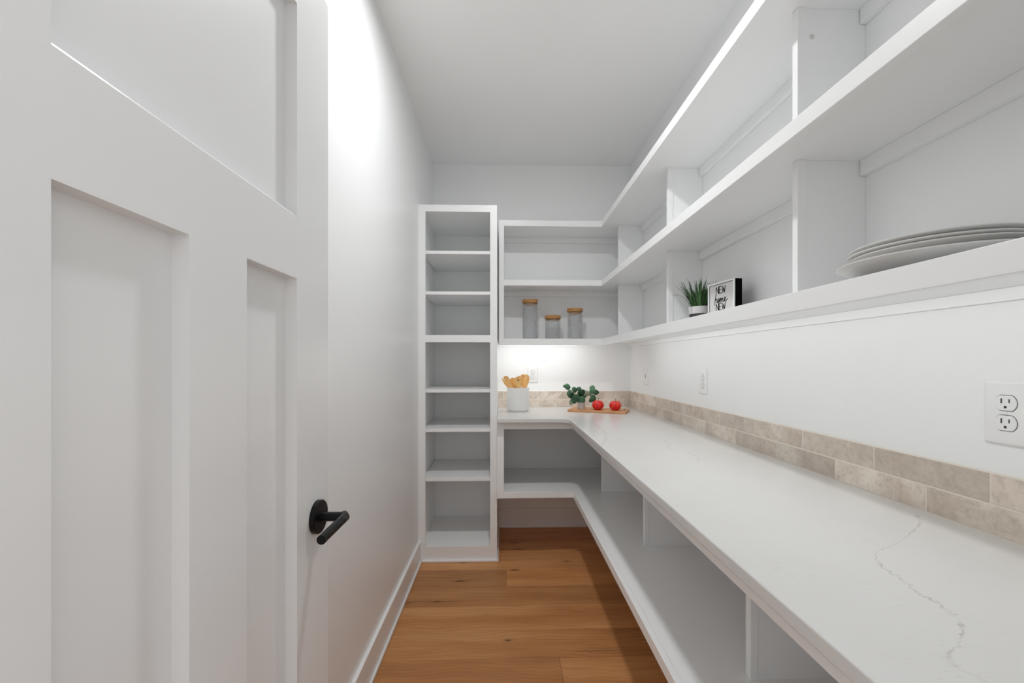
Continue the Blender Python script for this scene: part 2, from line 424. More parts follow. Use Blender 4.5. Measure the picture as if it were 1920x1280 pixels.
# baseboards
def baseboard(name, pts_box, shoe_box):
    bb = struct(name, box(B(), *pts_box), M_TRIM, bevel=0.003)
    sh = obj('shoe_moulding', box(B(), *shoe_box), M_TRIM, bb, bevel=0.008)
    return bb
baseboard('baseboard_left', (XL, XL+0.016, YF, 2.617, ZF, -1.118), (XL+0.016, XL+0.026, YF, 2.604, ZF, -1.231))
baseboard('baseboard_back', (-0.038, XR-0.013, YB-0.013, YB, ZF, -1.105), (-0.038, XR-0.024, YB-0.024, YB-0.013, ZF, -1.231))
baseboard('baseboard_right', (XR-0.013, XR, YF, YB, ZF, -1.105), (XR-0.024, XR-0.013, YF, YB-0.024, ZF, -1.231))

# ------------------------------------------------------------------ the pantry door (open, flat along the left wall)
door = bpy.data.objects.new('door_1', None); COL.objects.link(door); door.location = (-0.389, 0.224, -1.24); door['kind'] = 'structure'
dx0, dx1, dy0, dy1, dz0, dz1 = -0.434, -0.389, 0.224, 0.934, -1.24, 0.789
PY = [(0.369, 0.796)]
fr = B()
box(fr, dx0, dx1, dy0, 0.369, dz0, dz1)              # hinge stile
box(fr, dx0, dx1, 0.7956, dy1, dz0, dz1)             # latch stile
box(fr, dx0, dx1, 0.369, 0.7956, 0.6757, dz1)        # top rail
prism(fr, [(dx0, 0.158), (dx1, 0.158), (dx1, 0.2735), (dx1-0.0045, 0.2785), (dx0, 0.2785)], 0.369, 0.7956,
      Matrix(((1, 0, 0, 0), (0, 0, 1, 0), (0, 1, 0, 0), (0, 0, 0, 1))))   # middle rail, its upper arris eased
box(fr, dx0, dx1, 0.369, 0.7956, dz0, -1.00)         # bottom rail
box(fr, dx0, dx1, 0.5265, 0.6423, -1.00, 0.158)      # mullion
obj('door_frame', fr, M_DOOR, door, world=True)
rc = 0.0215
for (a, b, c, d) in ((0.369, 0.7956, 0.2785, 0.6757), (0.369, 0.5265, -1.0, 0.158), (0.6423, 0.7956, -1.0, 0.158)):
    wbox('door_panel', M_DOOR, door, (dx0+0.017, dx1-rc, a-0.004, b+0.004, c-0.004, d+0.004))
# lever handle
HY, HZ = 0.877, -0.321
RY = Matrix.Translation((dx1, HY, HZ)) @ Matrix.Rotation(PI/2, 4, 'Y')
bm = lathe(B(), [(0, -0.001), (0.034, -0.001), (0.034, 0.0085), (0.0325, 0.010), (0, 0.010)], 48)
bmesh.ops.transform(bm, matrix=RY, verts=bm.verts)
handle = obj('door_handle', bm, M_BLACK, door, world=True, smooth=True)
lv = B()
lp = [(dx1+0.008, HY, HZ), (dx1+0.058, HY, HZ)]
tube(lv, lp, 0.0095, 20)
obj('handle_neck', lv, M_BLACK, handle, world=True, smooth=True)
lv = B()
tube(lv, [(dx1+0.053, HY+0.0095, HZ), (dx1+0.060, HY-0.004, HZ), (dx1+0.060, HY-0.030, HZ), (dx1+0.060, HY-0.116, HZ)], [0.0085, 0.0093, 0.0090, 0.0086], 24)
obj('lever', lv, M_BLACK, handle, world=True, smooth=True)
for z in (-1.0, -0.22, 0.60):
    h = B(); tube(h, [(dx1+0.003, dy0-0.004, z-0.045), (dx1+0.003, dy0-0.004, z+0.045)], 0.006, 12)
    obj('hinge', h, M_BLACK, door, world=True, smooth=True)

# ------------------------------------------------------------------ tall shelf unit in the back left corner
BV = 0.0012
tall = thing('tall_shelf_unit', 'tall narrow white built-in shelf unit with seven open cubbies beside left wall', 'shelf unit', (-0.287, 2.90, ZF))
tx0, tx1, ty0, ty1, ttop = -0.5325, -0.0402, 2.618, YB-0.001, 0.9868
fr = B()
box(fr, tx0, -0.4887, ty0, ty0+0.019, ZF, ttop)
box(fr, -0.0838, tx1, ty0, ty0+0.019, ZF, ttop)
box(fr, -0.4887, -0.0838, ty0, ty0+0.019, 0.9446, ttop)
box(fr, -0.4887, -0.0838, ty0, ty0+0.019, 0.1264, 0.1706)
box(fr, -0.4887, -0.0838, ty0, ty0+0.019, ZF, -1.1557)
obj('face_frame', fr, M_CAB, tall, world=True)
wbox('side_panel', M_CAB, tall, (tx0, -0.5145, ty0+0.019, ty1, ZF, ttop-0.001))
wbox('side_panel', M_CAB, tall, (-0.058, tx1, ty0+0.019, ty1, ZF, ttop-0.001))
wbox('back_panel', M_CAB, tall, (-0.5145, -0.058, ty1-0.008, ty1, ZF, ttop-0.001))
wbox('top_panel', M_CAB, tall, (-0.5145, -0.058, ty0+0.019, ty1-0.008, 0.947, 0.965))
wbox('fixed_shelf', M_CAB, tall, (-0.5145, -0.058, ty0+0.019, ty1-0.008, 0.150, 0.1706))
wbox('bottom_shelf', M_CAB, tall, (-0.5145, -0.058, ty0+0.019, ty1-0.008, -1.176, -1.1557))
for zt in (0.7044, 0.4480, -0.1706, -0.4198, -0.7309):
    wbox('adjustable_shelf', M_CAB, tall, (-0.5105, -0.0610, ty0+0.021, ty1-0.010, zt-0.0205, zt), BV)
sh = B(); box(sh, tx0+0.024, tx1+0.011, ty0-0.015, ty0, ZF, -1.2325); box(sh, tx1, tx1+0.011, ty0-0.012, ty1-0.03, ZF, -1.2325)
obj('shoe_moulding', sh, M_TRIM, tall, world=True, bevel=0.009)

# ------------------------------------------------------------------ upper shelves (L-shaped, right wall and back wall)
USX, USY = 0.680, 2.868           # front faces
UX0 = -0.0312                     # left end on the back wall
upper = thing('wall_shelf_unit', 'white L-shaped built-in wall shelves above the counter on right and back walls', 'wall shelves', (0.83, 2.9, 0.118))
e = 0.0005
def L_poly(fx, fy, x0=UX0, wx=XR-e, wy=YB-e, y0=YF+0.001):
    return [(x0, wy), (x0, fy), (fx, fy), (fx, y0), (wx, y0), (wx, wy)]
def L_strip(fx, fy, t, x0=UX0, y0=YF+0.001):
    return [(x0, fy), (fx, fy), (fx, y0), (fx+t, y0), (fx+t, fy+t), (x0, fy+t)]
for (zt, zb, slab_b) in ((0.9806, 0.9395, 0.9455), (0.5700, 0.5300, 0.5400), (0.1640, 0.1190, 0.1425)):
    s = obj('shelf_board', prism(B(), L_poly(USX+0.019, USY+0.019), slab_b, zt-0.0004), M_CAB, upper, world=True)
    obj('shelf_edging', prism(B(), L_strip(USX, USY, 0.019), zb, zt), M_CAB, s, world=True, bevel=BV)
# cleats under each board on the walls
for (z0, z1) in ((0.9045, 0.9454), (0.4985, 0.5399)):
    for (ya, yb) in ((YF+0.001, 1.087), (1.1075, 2.0), (2.0205, 2.856)):
        wbox('cleat', M_CAB, upper, (XR-0.018, XR-e, ya, yb, z0, z1), 0.001)
    wbox('cleat', M_CAB, upper, (UX0+0.018, XR-e, YB-0.018, YB-e, z0, z1), 0.001)
wbox('bottom_cleat', M_CAB, upper, (XR-0.013, XR-e, YF+0.001, YB-e, 0.1175, 0.1424), 0.001)
wbox('bottom_cleat', M_CAB, upper, (-0.038, XR-0.013, YB-0.013, YB-e, 0.1175, 0.1424), 0.001)
# vertical dividers, set back from the shelf fronts, with a solid edge strip
def upper_div(y, xf, z0, z1):
    d = wbox('divider', M_CAB, upper, (xf+0.0245, XR-e, y+0.0022, y+0.0185, z0, z1))
    wbox('divider_edging', M_CAB, d, (xf, xf+0.0245, y, y+0.0205, z0, z1), 0.001)
for y, xf in ((1.087, 0.7835), (2.000, 0.800), (2.856, 0.796)):
    upper_div(y, xf, 0.1642, 0.5398); upper_div(y, xf, 0.5702, 0.9453)
# end panel on the back wall beside the tall unit
wbox('end_stile', M_CAB, upper, (UX0-0.0005, 0.0037, USY-0.0006, USY+0.0195, 0.1185, 0.9810), 0.0008)
for (z0, z1) in ((0.1642, 0.5398), (0.5702, 0.9453)):
    wbox('end_or_shade_panel', M_CAB, upper, (UX0, UX0+0.018, USY+0.019, YB-e, z0, z1))
# small disc, slightly greyer than the paint, near the top of the nearest divider
bm = lathe(B(), [(0, 0), (0.0055, 0), (0.0065, -0.0006), (0, -0.0006)], 20)
bmesh.ops.transform(bm, matrix=Matrix.Translation((0.824, 1.0891, 0.870)) @ Matrix.Rotation(-PI/2, 4, 'X'), verts=bm.verts)
obj('grey_spot', bm, M_SPOT, upper, world=True, smooth=True)

# under-shelf LED strips behind the shelf edging
led = thing('led_light_strip', 'slim white LED strip under the upper shelf along the right wall', 'light strip', (0.712, 1.42, 0.1424))
wbox('housing', M_PLASTIC, led, (0.702, 0.722, 0.22, 2.62, 0.1345, 0.1424)); wbox('diffuser', M_LED, led, (0.706, 0.718, 0.22, 2.62, 0.1330, 0.1345))
led = thing('led_light_strip', 'slim white LED strip under the upper shelf along the back wall', 'light strip', (0.30, 2.90, 0.1424))
wbox('housing', M_PLASTIC, led, (-0.01, 0.61, 2.890, 2.910, 0.1345, 0.1424)); wbox('diffuser', M_LED, led, (-0.01, 0.61, 2.894, 2.906, 0.1330, 0.1345))

# ------------------------------------------------------------------ base shelves below the counter
BX, BY = 0.431, 2.566
base = thing('base_shelf_unit', 'white L-shaped open base shelving under the quartz counter', 'shelf unit', (0.70, 2.85, -1.1))
bx0 = -0.0395
sb = obj('shelf_board', prism(B(), [(bx0, YB-e), (bx0, BY+0.019), (BX+0.019, BY+0.019), (BX+0.019, YF+0.001), (XR-e, YF+0.001), (XR-e, YB-e)], -0.8235, -0.8034), M_CAB, base, world=True)
obj('shelf_edging', prism(B(), [(bx0, BY), (BX, BY), (BX, YF+0.001), (BX+0.019, YF+0.001), (BX+0.019, BY+0.019), (bx0, BY+0.019)], -0.839, -0.803), M_CAB, sb, world=True, bevel=BV)
obj('apron_rail', prism(B(), [(bx0, BY), (BX, BY), (BX, YF+0.001), (BX+0.019, YF+0.001), (BX+0.019, BY+0.019), (bx0, BY+0.019)], -0.4125, -0.3665), M_CAB, base, world=True, bevel=0.0008)
wbox('end_stile', M_CAB, base, (bx0-0.0003, 0.0030, BY-0.0006, BY+0.019, -0.8395, -0.3665), 0.0008)
wbox('end_or_shade_panel', M_CAB, base, (bx0, -0.014, BY+0.019, YB-e, -0.8034, -0.3665))
for y, xf in ((1.034, 0.624), (1.803, 0.617), (2.575, 0.613)):
    d = wbox('divider', M_CAB, base, (xf+0.020, XR-e, y+0.0025, y+0.019, -0.8034, -0.3665))
    wbox('divider_edging', M_CAB, d, (xf, xf+0.020, y, y+0.0215, -0.8034, -0.3665), 0.001)
wbox('end_or_shade_panel', M_CAB, base, (0.4505, XR-e, 0.370, 0.388, -0.8034, -0.3665))  # unseen panel at the near end, added to darken this bay
wbox('cleat', M_CAB, base, (-0.014, XR-e, YB-0.018, YB-e, -0.865, -0.8236), 0.001)

# ------------------------------------------------------------------ quartz countertop (L-shaped, rounded inner corner)
CX, CY, CZ0, CZ1 = 0.397, 2.510, -0.3662, -0.341
r = 0.055; arc = []
for i in range(11):
    a = PI/2*i/10
    arc.append((CX - r + r*math.sin(a), CY - r + r*math.cos(a)))
arc = [(CX - r + r*math.sin(PI/2*i/10), CY - r + r*math.cos(PI/2*i/10)) for i in range(11)]
pts = [(-0.0395, YB-0.0005), (-0.0395, CY)] + arc + [(CX, YF+0.001), (XR-0.0005, YF+0.001), (XR-0.0005, YB-0.0005)]
ct = obj('countertop', prism(B(), pts, CZ0, CZ1), M_QUARTZ, bevel=0.0035, segs=3)
tag(ct, 'white quartz L-shaped countertop with faint grey veins', 'countertop')

# ------------------------------------------------------------------ backsplash: two rows of brick tiles, children of the walls
TT = 0.0085
def tile_mesh(L, H):
    bm = B(); box(bm, -L/2, L/2, -TT/2, TT/2, -H/2, H/2)
    bmesh.ops.bevel(bm, geom=[e_ for e_ in bm.edges], offset=0.0006, segments=1, affect='EDGES')
    bmesh.ops.recalc_face_normals(bm, faces=bm.faces)
    me = bpy.data.meshes.new('tile'); bm.to_mesh(me); bm.free(); me.materials.append(M_TILE); return me
cache = {}
def put_tile(wall, a, b, z0, z1, axis):
    gap = 0.0017
    L = round(b-a-2*gap, 4); H = round(z1-z0-2*gap, 4)
    if L < 0.004: return
    me = cache.setdefault((L, H), tile_mesh(L, H))
    o = bpy.data.objects.new('tile', me); COL.objects.link(o); o.parent = wall
    j = random.uniform(-0.0004, 0.0004)
    if axis == 'Y': o.location = (XR-TT/2-0.0008+j, (a+b)/2, (z0+z1)/2); o.rotation_euler = (0, 0, PI/2)
    else: o.location = ((a+b)/2, YB-TT/2-0.0008+j, (z0+z1)/2)
ZM, ZT = -0.2800, -0.2180
PITCH = 0.2587
def row_tiles(wall, lo, hi, first, z0, z1, axis):
    js = []; y = first
    while y > lo: y -= PITCH
    y += PITCH
    while y < hi: js.append(y); y += PITCH
    xs = [lo] + js + [hi]
    for a, b in zip(xs[:-1], xs[1:]): put_tile(wall, a, b, z0, z1, axis)
row_tiles(wall_right, YF, YB-TT, 0.9225, CZ1, ZM, 'Y')
row_tiles(wall_right, YF, YB-TT, 0.7960, ZM, ZT, 'Y')
row_tiles(wall_back, -0.040, XR-TT-0.001, 0.4005-PITCH, CZ1, ZM, 'X')
row_tiles(wall_back, -0.040, XR-TT-0.001, 0.0008, ZM, ZT, 'X')
obj('grout', box(B(), XR-0.0086, XR-0.0002, YF, YB, CZ1, ZT-0.0002), M_GROUT, wall_right)
obj('grout', box(B(), -0.040, XR-0.0086, YB-0.0086, YB-0.0002, CZ1, ZT-0.0002), M_GROUT, wall_back)

# ------------------------------------------------------------------ outlets and switch (local: plate faces -Y)
def plate_bm(w=0.079, h=0.124, t=0.0065):
    bm = B(); r0, r1, ch = 0.004, 0.003, 0.0055
    def rr_(w_, h_, rad, n=5):
        o = []
        for cx_, cz_, a0 in ((w_/2-rad, h_/2-rad, 0), (-w_/2+rad, h_/2-rad, 90), (-w_/2+rad, -h_/2+rad, 180), (w_/2-rad, -h_/2+rad, 270)):
            for i in range(n+1):
                a = math.radians(a0 + 90*i/n); o.append((cx_+rad*math.cos(a), cz_+rad*math.sin(a)))
        return o
    loops = []
    for (ins, y) in ((0, 0), (0, -t*0.35), (ch*0.35, -t*0.80), (ch, -t)):
        loops.append([bm.verts.new((x, y, z)) for x, z in rr_(w-2*ins, h-2*ins, r0)])
    n = len(loops[0])
    for a, b in zip(loops[:-1], loops[1:]):
        for i in range(n): j = (i+1) % n; bm.faces.new((a[i], a[j], b[j], b[i]))
    bm.faces.new(loops[0]); bm.faces.new(loops[-1]); return bm
def disc_y(bm, cx_, cz_, rad, y0, y1, n=20, clip=None):
    p = [(cx_+rad*math.cos(2*PI*i/n), cz_+(rad*math.sin(2*PI*i/n) if clip is None else max(-clip, min(clip, rad*math.sin(2*PI*i/n))))) for i in range(n)]
    lo = [bm.verts.new((x, y0, z)) for x, z in p]; hi = [bm.verts.new((x, y1, z)) for x, z in p]
    bm.faces.new(lo); bm.faces.new(hi)
    for i in range(n): j = (i+1) % n; bm.faces.new((lo[i], lo[j], hi[j], hi[i]))
    return bm
def make_outlet(label, loc, rz, group=None):
    t = thing('wall_outlet', label, 'outlet', loc, rz, group)
    obj('cover_plate', plate_bm(), M_PLASTIC, t, smooth=True)
    for dz in (0.0192, -0.0192):
        rim = disc_y(B(), 0, dz, 0.0186, -0.0060, -0.00665, 32, 0.0157)
        obj('socket_gap', rim, M_SLOT, t)
        s = obj('socket', disc_y(B(), 0, dz, 0.0176, -0.0055, -0.0085, 32, 0.0146), M_PLASTIC, t, bevel=0.0008)
        sl = B(); box(sl, -0.0075, -0.0052, -0.0087, -0.0080, dz-0.0008, dz+0.0085); box(sl, 0.0052, 0.0073, -0.0087, -0.0080, dz+0.0005, dz+0.0078)
        disc_y(sl, 0, dz-0.0078, 0.0026, -0.0087, -0.0080, 16)
        obj('slots', sl, M_SLOT, s)
    obj('screw', disc_y(B(), 0, 0, 0.0028, -0.006, -0.0075, 16), M_PLASTIC, t, bevel=0.0006)
    return t
ZO = -0.0945
make_outlet('white duplex outlet on the back wall behind the wooden utensils', (0.222, YB, ZO+0.001), 0)
make_outlet('nearest white duplex outlet on the right wall, cut off by the photo edge', (XR, 0.772, ZO-0.003), -PI/2)
make_outlet('white duplex outlet midway along the right wall, between the switch and the nearest outlet', (XR, 1.993, ZO+0.002), -PI/2)
sw = thing('light_switch', 'white toggle switch on the right wall nearest the back corner', 'switch', (XR, 2.803, ZO+0.002), -PI/2)
obj('cover_plate', plate_bm(), M_PLASTIC, sw, smooth=True)
obj('toggle_slot', box(B(), -0.005, 0.005, -0.0069, -0.0060, -0.012, 0.012), M_SLOT, sw)
tg = B(); box(tg, -0.004, 0.004, -0.017, -0.004, -0.004, 0.004, Matrix.Rotation(math.radians(-28), 4, 'X')); obj('toggle', tg, M_PLASTIC, sw, bevel=0.001)
for zz in (0.030, -0.030): obj('screw', disc_y(B(), 0, zz, 0.0028, -0.006, -0.0075, 16), M_PLASTIC, sw)

# ------------------------------------------------------------------ ceiling light
cl = thing('ceiling_light', 'round flush white ceiling light over the aisle', 'ceiling light', (LX, LY, ZC))
obj('trim_ring', lathe(B(), [(0.070, 0), (0.090, 0), (0.088, -0.010), (0.074, -0.015), (0.070, -0.012)], 48, closed=True), M_PLASTIC, cl, smooth=True)
obj('diffuser', lathe(B(), [(0, -0.006), (0.0695, -0.006), (0.0695, -0.012), (0, -0.014)], 48), M_DIFFUSER, cl, smooth=True)

# ------------------------------------------------------------------ glass jars with bamboo lids on the back shelf
SZ = 0.164
def make_jar(label, x, y, r, h):
    t = thing('glass_jar', label, 'jar', (x, y, SZ), 0, 'glass jars on the back wall shelf')
    hb = h - 0.024
    prof = [(0, 0.0), (r-0.004, 0.0), (r, 0.006), (r, hb-0.006), (r-0.003, hb), (r-0.0075, hb), (r-0.005, hb-0.01), (r-0.005, 0.012), (r-0.012, 0.008), (0, 0.008)]
    obj('jar_body', lathe(B(), prof, 64), M_GLASS, t, smooth=True)
    R = r+0.003
    lp = [(0, hb-0.012), (r-0.009, hb-0.012), (r-0.009, hb), (R-0.001, hb), (R, hb+0.0015), (R, hb+0.009), (R-0.0012, hb+0.0105), (R-0.0012, hb+0.0125), (R, hb+0.014),
          (R, hb+0.0215), (R-0.002, hb+0.024), (0, hb+0.024)]
    obj('lid', lathe(B(), lp, 64), M_BAMBOO, t, smooth=True)
    return t
make_jar('tallest of three textured glass jars with a bamboo lid, left of the others', 0.1925, 3.015, 0.0555, 0.288)
make_jar('shortest textured glass jar with bamboo lid, between the two taller jars', 0.3580, 3.015, 0.0555, 0.174)
make_jar('medium-height textured glass jar with a bamboo lid, right of the others', 0.5200, 3.015, 0.0545, 0.226)

# ------------------------------------------------------------------ utensil crock
CKX, CKY = 0.103, 2.905
ck = obj('utensil_crock', lathe(B(), [(0, 0), (0.068, 0), (0.0695, 0.003), (0.0695, 0.007), (0.0765, 0.011), (0.078, 0.018), (0.0785, 0.160), (0.0775, 0.166), (0.073, 0.166), (0.0722, 0.160), (0.071, 0.020), (0, 0.016)], 64),
         M_CERAMIC, smooth=True, loc=(CKX, CKY, CZ1))
tag(ck, 'plain white ceramic crock holding wooden utensils on the counter', 'crock')
def utensil(name, label, outline, holes, base, top, thick=0.005, face=0.0, group='wooden utensils in the white crock', curve=0.0):
    """outline: (across, along) of the head, along=0 at neck. The handle goes down to base; local Z axis runs base->neck."""
    base = Vector(base); top = Vector(top); d = (top-base); L = d.length; z = d.normalized()
    x = Vector((math.cos(face), math.sin(face), 0)); x = (x - z*x.dot(z)).normalized(); y = z.cross(x)
    R = Matrix(((x.x, y.x, z.x, base.x), (x.y, y.y, z.y, base.y), (x.z, y.z, z.z, base.z), (0, 0, 0, 1)))
    bm = B()
    M = Matrix(((1, 0, 0, 0), (0, 0, 1, 0), (0, 1, 0, L), (0, 0, 0, 1)))
    prism(bm, outline, -thick/2, thick/2, M)
    bmesh.ops.triangulate(bm, faces=[f for f in bm.faces if len(f.verts) > 4])
    o = obj(name, bm, M_UTENSIL, smooth=True); o.matrix_world = R
    tag(o, label, name.replace('_', ' '), group)
    h = B(); tube(h, [(0, 0, 0), (0, 0, L*0.6), (0, 0, L+0.012)], [0.0065, 0.0055, 0.0048], 12); obj('handle', h, M_UTENSIL, o, smooth=True)
    for (hx, hz, hr) in holes:
        hb = B(); disc_y(hb, hx, L+hz, hr, -thick/2-0.0004, thick/2+0.0004, 16); obj('hole', hb, M_SLOT, o)
    return o
cb = (CKX, CKY, CZ1+0.030)
zt = CZ1
# spork with notched tip, leaning far left
utensil('slotted_fork', 'notched pale wooden serving fork leaning furthest left in the crock',
        [(-0.008, -0.005), (0.008, -0.005), (0.021, 0.022), (0.026, 0.055), (0.027, 0.088), (0.017, 0.093), (0.015, 0.066), (0.0105, 0.066), (0.0095, 0.098), (-0.001, 0.100), (-0.003, 0.068), (-0.0075, 0.068), (-0.009, 0.099), (-0.019, 0.094), (-0.024, 0.055), (-0.020, 0.022)],
        [], (0.146, CKY-0.012, CZ1+0.030), (0.056, CKY-0.030, CZ1+0.160), face=0.15)
utensil('wooden_spoon', 'darker wooden spoon behind the fork, leaning left in the crock',
        [(-0.006, -0.01), (0.006, -0.01), (0.015, 0.015), (0.021, 0.035), (0.023, 0.055), (0.019, 0.073), (0.010, 0.083), (0, 0.086), (-0.010, 0.083), (-0.019, 0.073), (-0.023, 0.055), (-0.021, 0.035), (-0.015, 0.015)],
        [], (0.142, CKY+0.016, CZ1+0.030), (0.090, CKY+0.006, CZ1+0.155), face=-0.1)
utensil('wooden_turner', 'narrow flat wooden turner with a round hole, in the middle of the crock',
        [(-0.007, -0.01), (0.007, -0.01), (0.016, 0.015), (0.023, 0.045), (0.025, 0.084), (0.023, 0.088), (-0.022, 0.078), (-0.024, 0.074), (-0.022, 0.045), (-0.015, 0.015)],
        [(0.003, 0.058, 0.005)], (0.135, CKY-0.045, CZ1+0.030), (0.109, CKY-0.050, CZ1+0.160), face=0.05)
utensil('wooden_spatula', 'wide rounded wooden spatula with a small hole, at the right of the crock',
        [(-0.008, -0.01), (0.008, -0.01), (0.022, 0.016), (0.030, 0.040), (0.032, 0.068), (0.028, 0.086), (0.016, 0.094), (-0.006, 0.095), (-0.024, 0.092), (-0.028, 0.088), (-0.028, 0.040), (-0.020, 0.016)],
        [(-0.008, 0.080, 0.0035)], (0.130, CKY-0.022, CZ1+0.030), (0.142, CKY-0.024, CZ1+0.163), face=-0.1)

# ------------------------------------------------------------------ cutting board
FL = Vector((0.4385, 2.8642)); FR = Vector((0.8006, 2.7065)); BR = Vector((0.8877, 2.899))
ub = (FR-FL).normalized(); vb = (BR-FR).normalized(); LB = (FR-FL).length; WB = (BR-FR).length
ang = math.atan2(ub.y, ub.x)
board = thing('cutting_board', 'rectangular light wood cutting board on the counter in the back corner', 'cutting board', (*((FL+BR)/2), CZ1), ang)
def rrect(w, h, rad, n=5):
    o = []
    for cx_, cy_, a0 in ((w/2-rad, h/2-rad, 0), (-w/2+rad, h/2-rad, 90), (-w/2+rad, -h/2+rad, 180), (w/2-rad, -h/2+rad, 270)):
        for i in range(n+1):
            a = math.radians(a0+90*i/n); o.append((cx_+rad*math.cos(a), cy_+rad*math.sin(a)))
    return o
bd = obj('board', prism(B(), rrect(LB, WB, 0.010), 0.0, 0.015), M_BOARD, board, bevel=0.003, segs=2)
gr = B(); prism(gr, rrect(0.014, 0.075, 0.0068), 0.0143, 0.0153, Matrix.Translation((LB/2-0.024, 0.02, 0)))
obj('grip_slot', gr, M_STEM, board)
BZ = CZ1 + 0.015
# ------------------------------------------------------------------ apples
def apple_bm(R, seed):
    rr2 = random.Random(seed); bm = B(); n, m = 40, 26
    prof = []
    for i in range(m+1):
        t = i/m; a = PI*t
        r_ = R*math.sin(a)*(1.0 + 0.06*math.cos(a))
        z = -R*0.93*math.cos(a)
        dimp_top = math.exp(-((PI-a)/0.42)**2)*0.30*R; dimp_bot = math.exp(-(a/0.34)**2)*0.13*R
        z = z - dimp_top + dimp_bot
        prof.append((max(r_, 0.0), z, a))
    zmin = min(p[1] for p in prof); rings = []
    for (r_, z, a) in prof:
        if r_ < 1e-5: rings.append([bm.verts.new((0, 0, z-zmin))]); continue
        ring = []
        for k in range(n):
            th = 2*PI*k/n
            lob = 1 + 0.035*math.cos(5*th+seed)*(1-math.sin(a)*0.6)
            taper = 1 - 0.13*max(0.0, math.cos(a))**1.0
            ring.append(bm.verts.new((r_*lob*taper*math.cos(th), r_*lob*taper*math.sin(th), z-zmin + 0.02*R*math.cos(5*th+seed)*max(0, -math.cos(a)))))
        rings.append(ring)
    for a, b in zip(rings[:-1], rings[1:]):
        for i in range(n):
            j = (i+1) % n
            if len(a) == 1: bm.faces.new((a[0], b[i], b[j]))
            elif len(b) == 1: bm.faces.new((a[i], b[0], a[j]))
            else: bm.faces.new((a[i], b[i], b[j], a[j]))
    return bm
for (x, y, lab, seed, tilt) in ((0.648, 2.842, 'shiny red apple on the cutting board, next to the small potted plant', 1, 0.10), (0.760, 2.808, 'shiny red apple on the cutting board, at its right end nearest the tiled corner', 4, -0.06)):
    ap = obj('apple', apple_bm(0.0405, seed), M_APPLE, smooth=True, loc=(x, y, BZ-0.0005)); tag(ap, lab, 'apple', 'red apples on the cutting board')
    st = B(); tube(st, [(0, 0, 0.050), (0.001, 0, 0.066), (0.004+tilt*0.03, 0.001, 0.080)], [0.0016, 0.0018, 0.0026], 8); obj('stem', st, M_STEM, ap, smooth=True)

# ------------------------------------------------------------------ small potted eucalyptus on the board
EX, EY = 0.543, 2.895
eu = thing('potted_eucalyptus', 'small potted eucalyptus sprig plant on the left of the cutting board', 'potted plant', (EX, EY, BZ))
obj('pot', lathe(B(), [(0, 0), (0.0245, 0), (0.026, 0.002), (0.0295, 0.068), (0.0285, 0.071), (0.0265, 0.071), (0.0255, 0.060), (0, 0.058)], 40), M_POT, eu, smooth=True)
obj('soil', lathe(B(), [(0, 0.0585), (0.0255, 0.0585), (0.0255, 0.0625), (0, 0.0635)], 32), M_SOIL, eu)
def leaf_mesh(mat):
    bm = B(); rows = []
    prof = [(0, 0.0), (0.12, 0.24), (0.3, 0.43), (0.5, 0.5), (0.7, 0.44), (0.88, 0.27), (1.0, 0.0)]
    for (t, w) in prof:
        zc = 0.10*math.sin(PI*t) - 0.10*t*t
        rows.append([bm.verts.new((-w, t, zc+0.10*w)), bm.verts.new((0, t, zc)), bm.verts.new((w, t, zc+0.10*w))])
    for a, b in zip(rows[:-1], rows[1:]):
        bm.faces.new((a[0], a[1], b[1], b[0])); bm.faces.new((a[1], a[2], b[2], b[1]))
    bmesh.ops.remove_doubles(bm, verts=bm.verts, dist=1e-5)
    r_ = bmesh.ops.solidify(bm, geom=bm.faces[:], thickness=0.02)
    bmesh.ops.recalc_face_normals(bm, faces=bm.faces)
    me = bpy.data.meshes.new('leaf'); bm.to_mesh(me); bm.free(); me.materials.append(mat)
    for p in me.polygons: p.use_smooth = True
    return me
LM, LMP = leaf_mesh(M_LEAF), leaf_mesh(M_LEAFP)
# (dx, dz) in metres from the pot's base, size, pale?
lv = [(-0.118, 0.148, 0.017, 0), (-0.096, 0.138, 0.036, 0), (-0.080, 0.112, 0.028, 0), (-0.086, 0.092, 0.018, 0), (-0.062, 0.100, 0.036, 0), (-0.040, 0.118, 0.034, 0),
      (-0.022, 0.126, 0.026, 0), (-0.030, 0.098, 0.038, 0), (-0.050, 0.086, 0.038, 0), (-0.008, 0.104, 0.036, 0), (0.006, 0.096, 0.038, 0), (0.010, 0.080, 0.032, 0),
      (-0.050, 0.068, 0.040, 0), (-0.032, 0.060, 0.042, 0), (-0.014, 0.076, 0.036, 0), (-0.040, 0.046, 0.038, 0), (-0.022, 0.044, 0.034, 0), (-0.080, 0.040, 0.020, 1), (-0.072, 0.030, 0.016, 1),
      (0.028, 0.100, 0.032, 1), (0.040, 0.094, 0.030, 1), (0.050, 0.112, 0.018, 0), (0.064, 0.116, 0.034, 0), (0.080, 0.130, 0.030, 0), (0.084, 0.104, 0.032, 0), (0.070, 0.096, 0.026, 1),
      (0.068, 0.066, 0.036, 0), (0.076, 0.056, 0.030, 0), (0.098, 0.070, 0.018, 0), (-0.020, 0.062, 0.036, 0), (0.000, 0.066, 0.034, 0)]
re = random.Random(11)
for (dx, dz, s, pale) in lv:
    o = bpy.data.objects.new('leaf', LMP if pale else LM); COL.objects.link(o); o.parent = eu
    dy = re.uniform(-0.03, 0.02) - (0.025 if dz < 0.072 and dx < 0.03 else 0)
    o.location = (dx + re.uniform(-0.006, 0.006), dy, dz + 0.006 - s*0.35)
    o.rotation_euler = (math.radians(re.uniform(50, 105)), math.radians(re.uniform(-50, 50)), math.radians(re.uniform(-40, 40)))
    s *= 1.25; o.scale = (s*1.1, s*1.1, s)
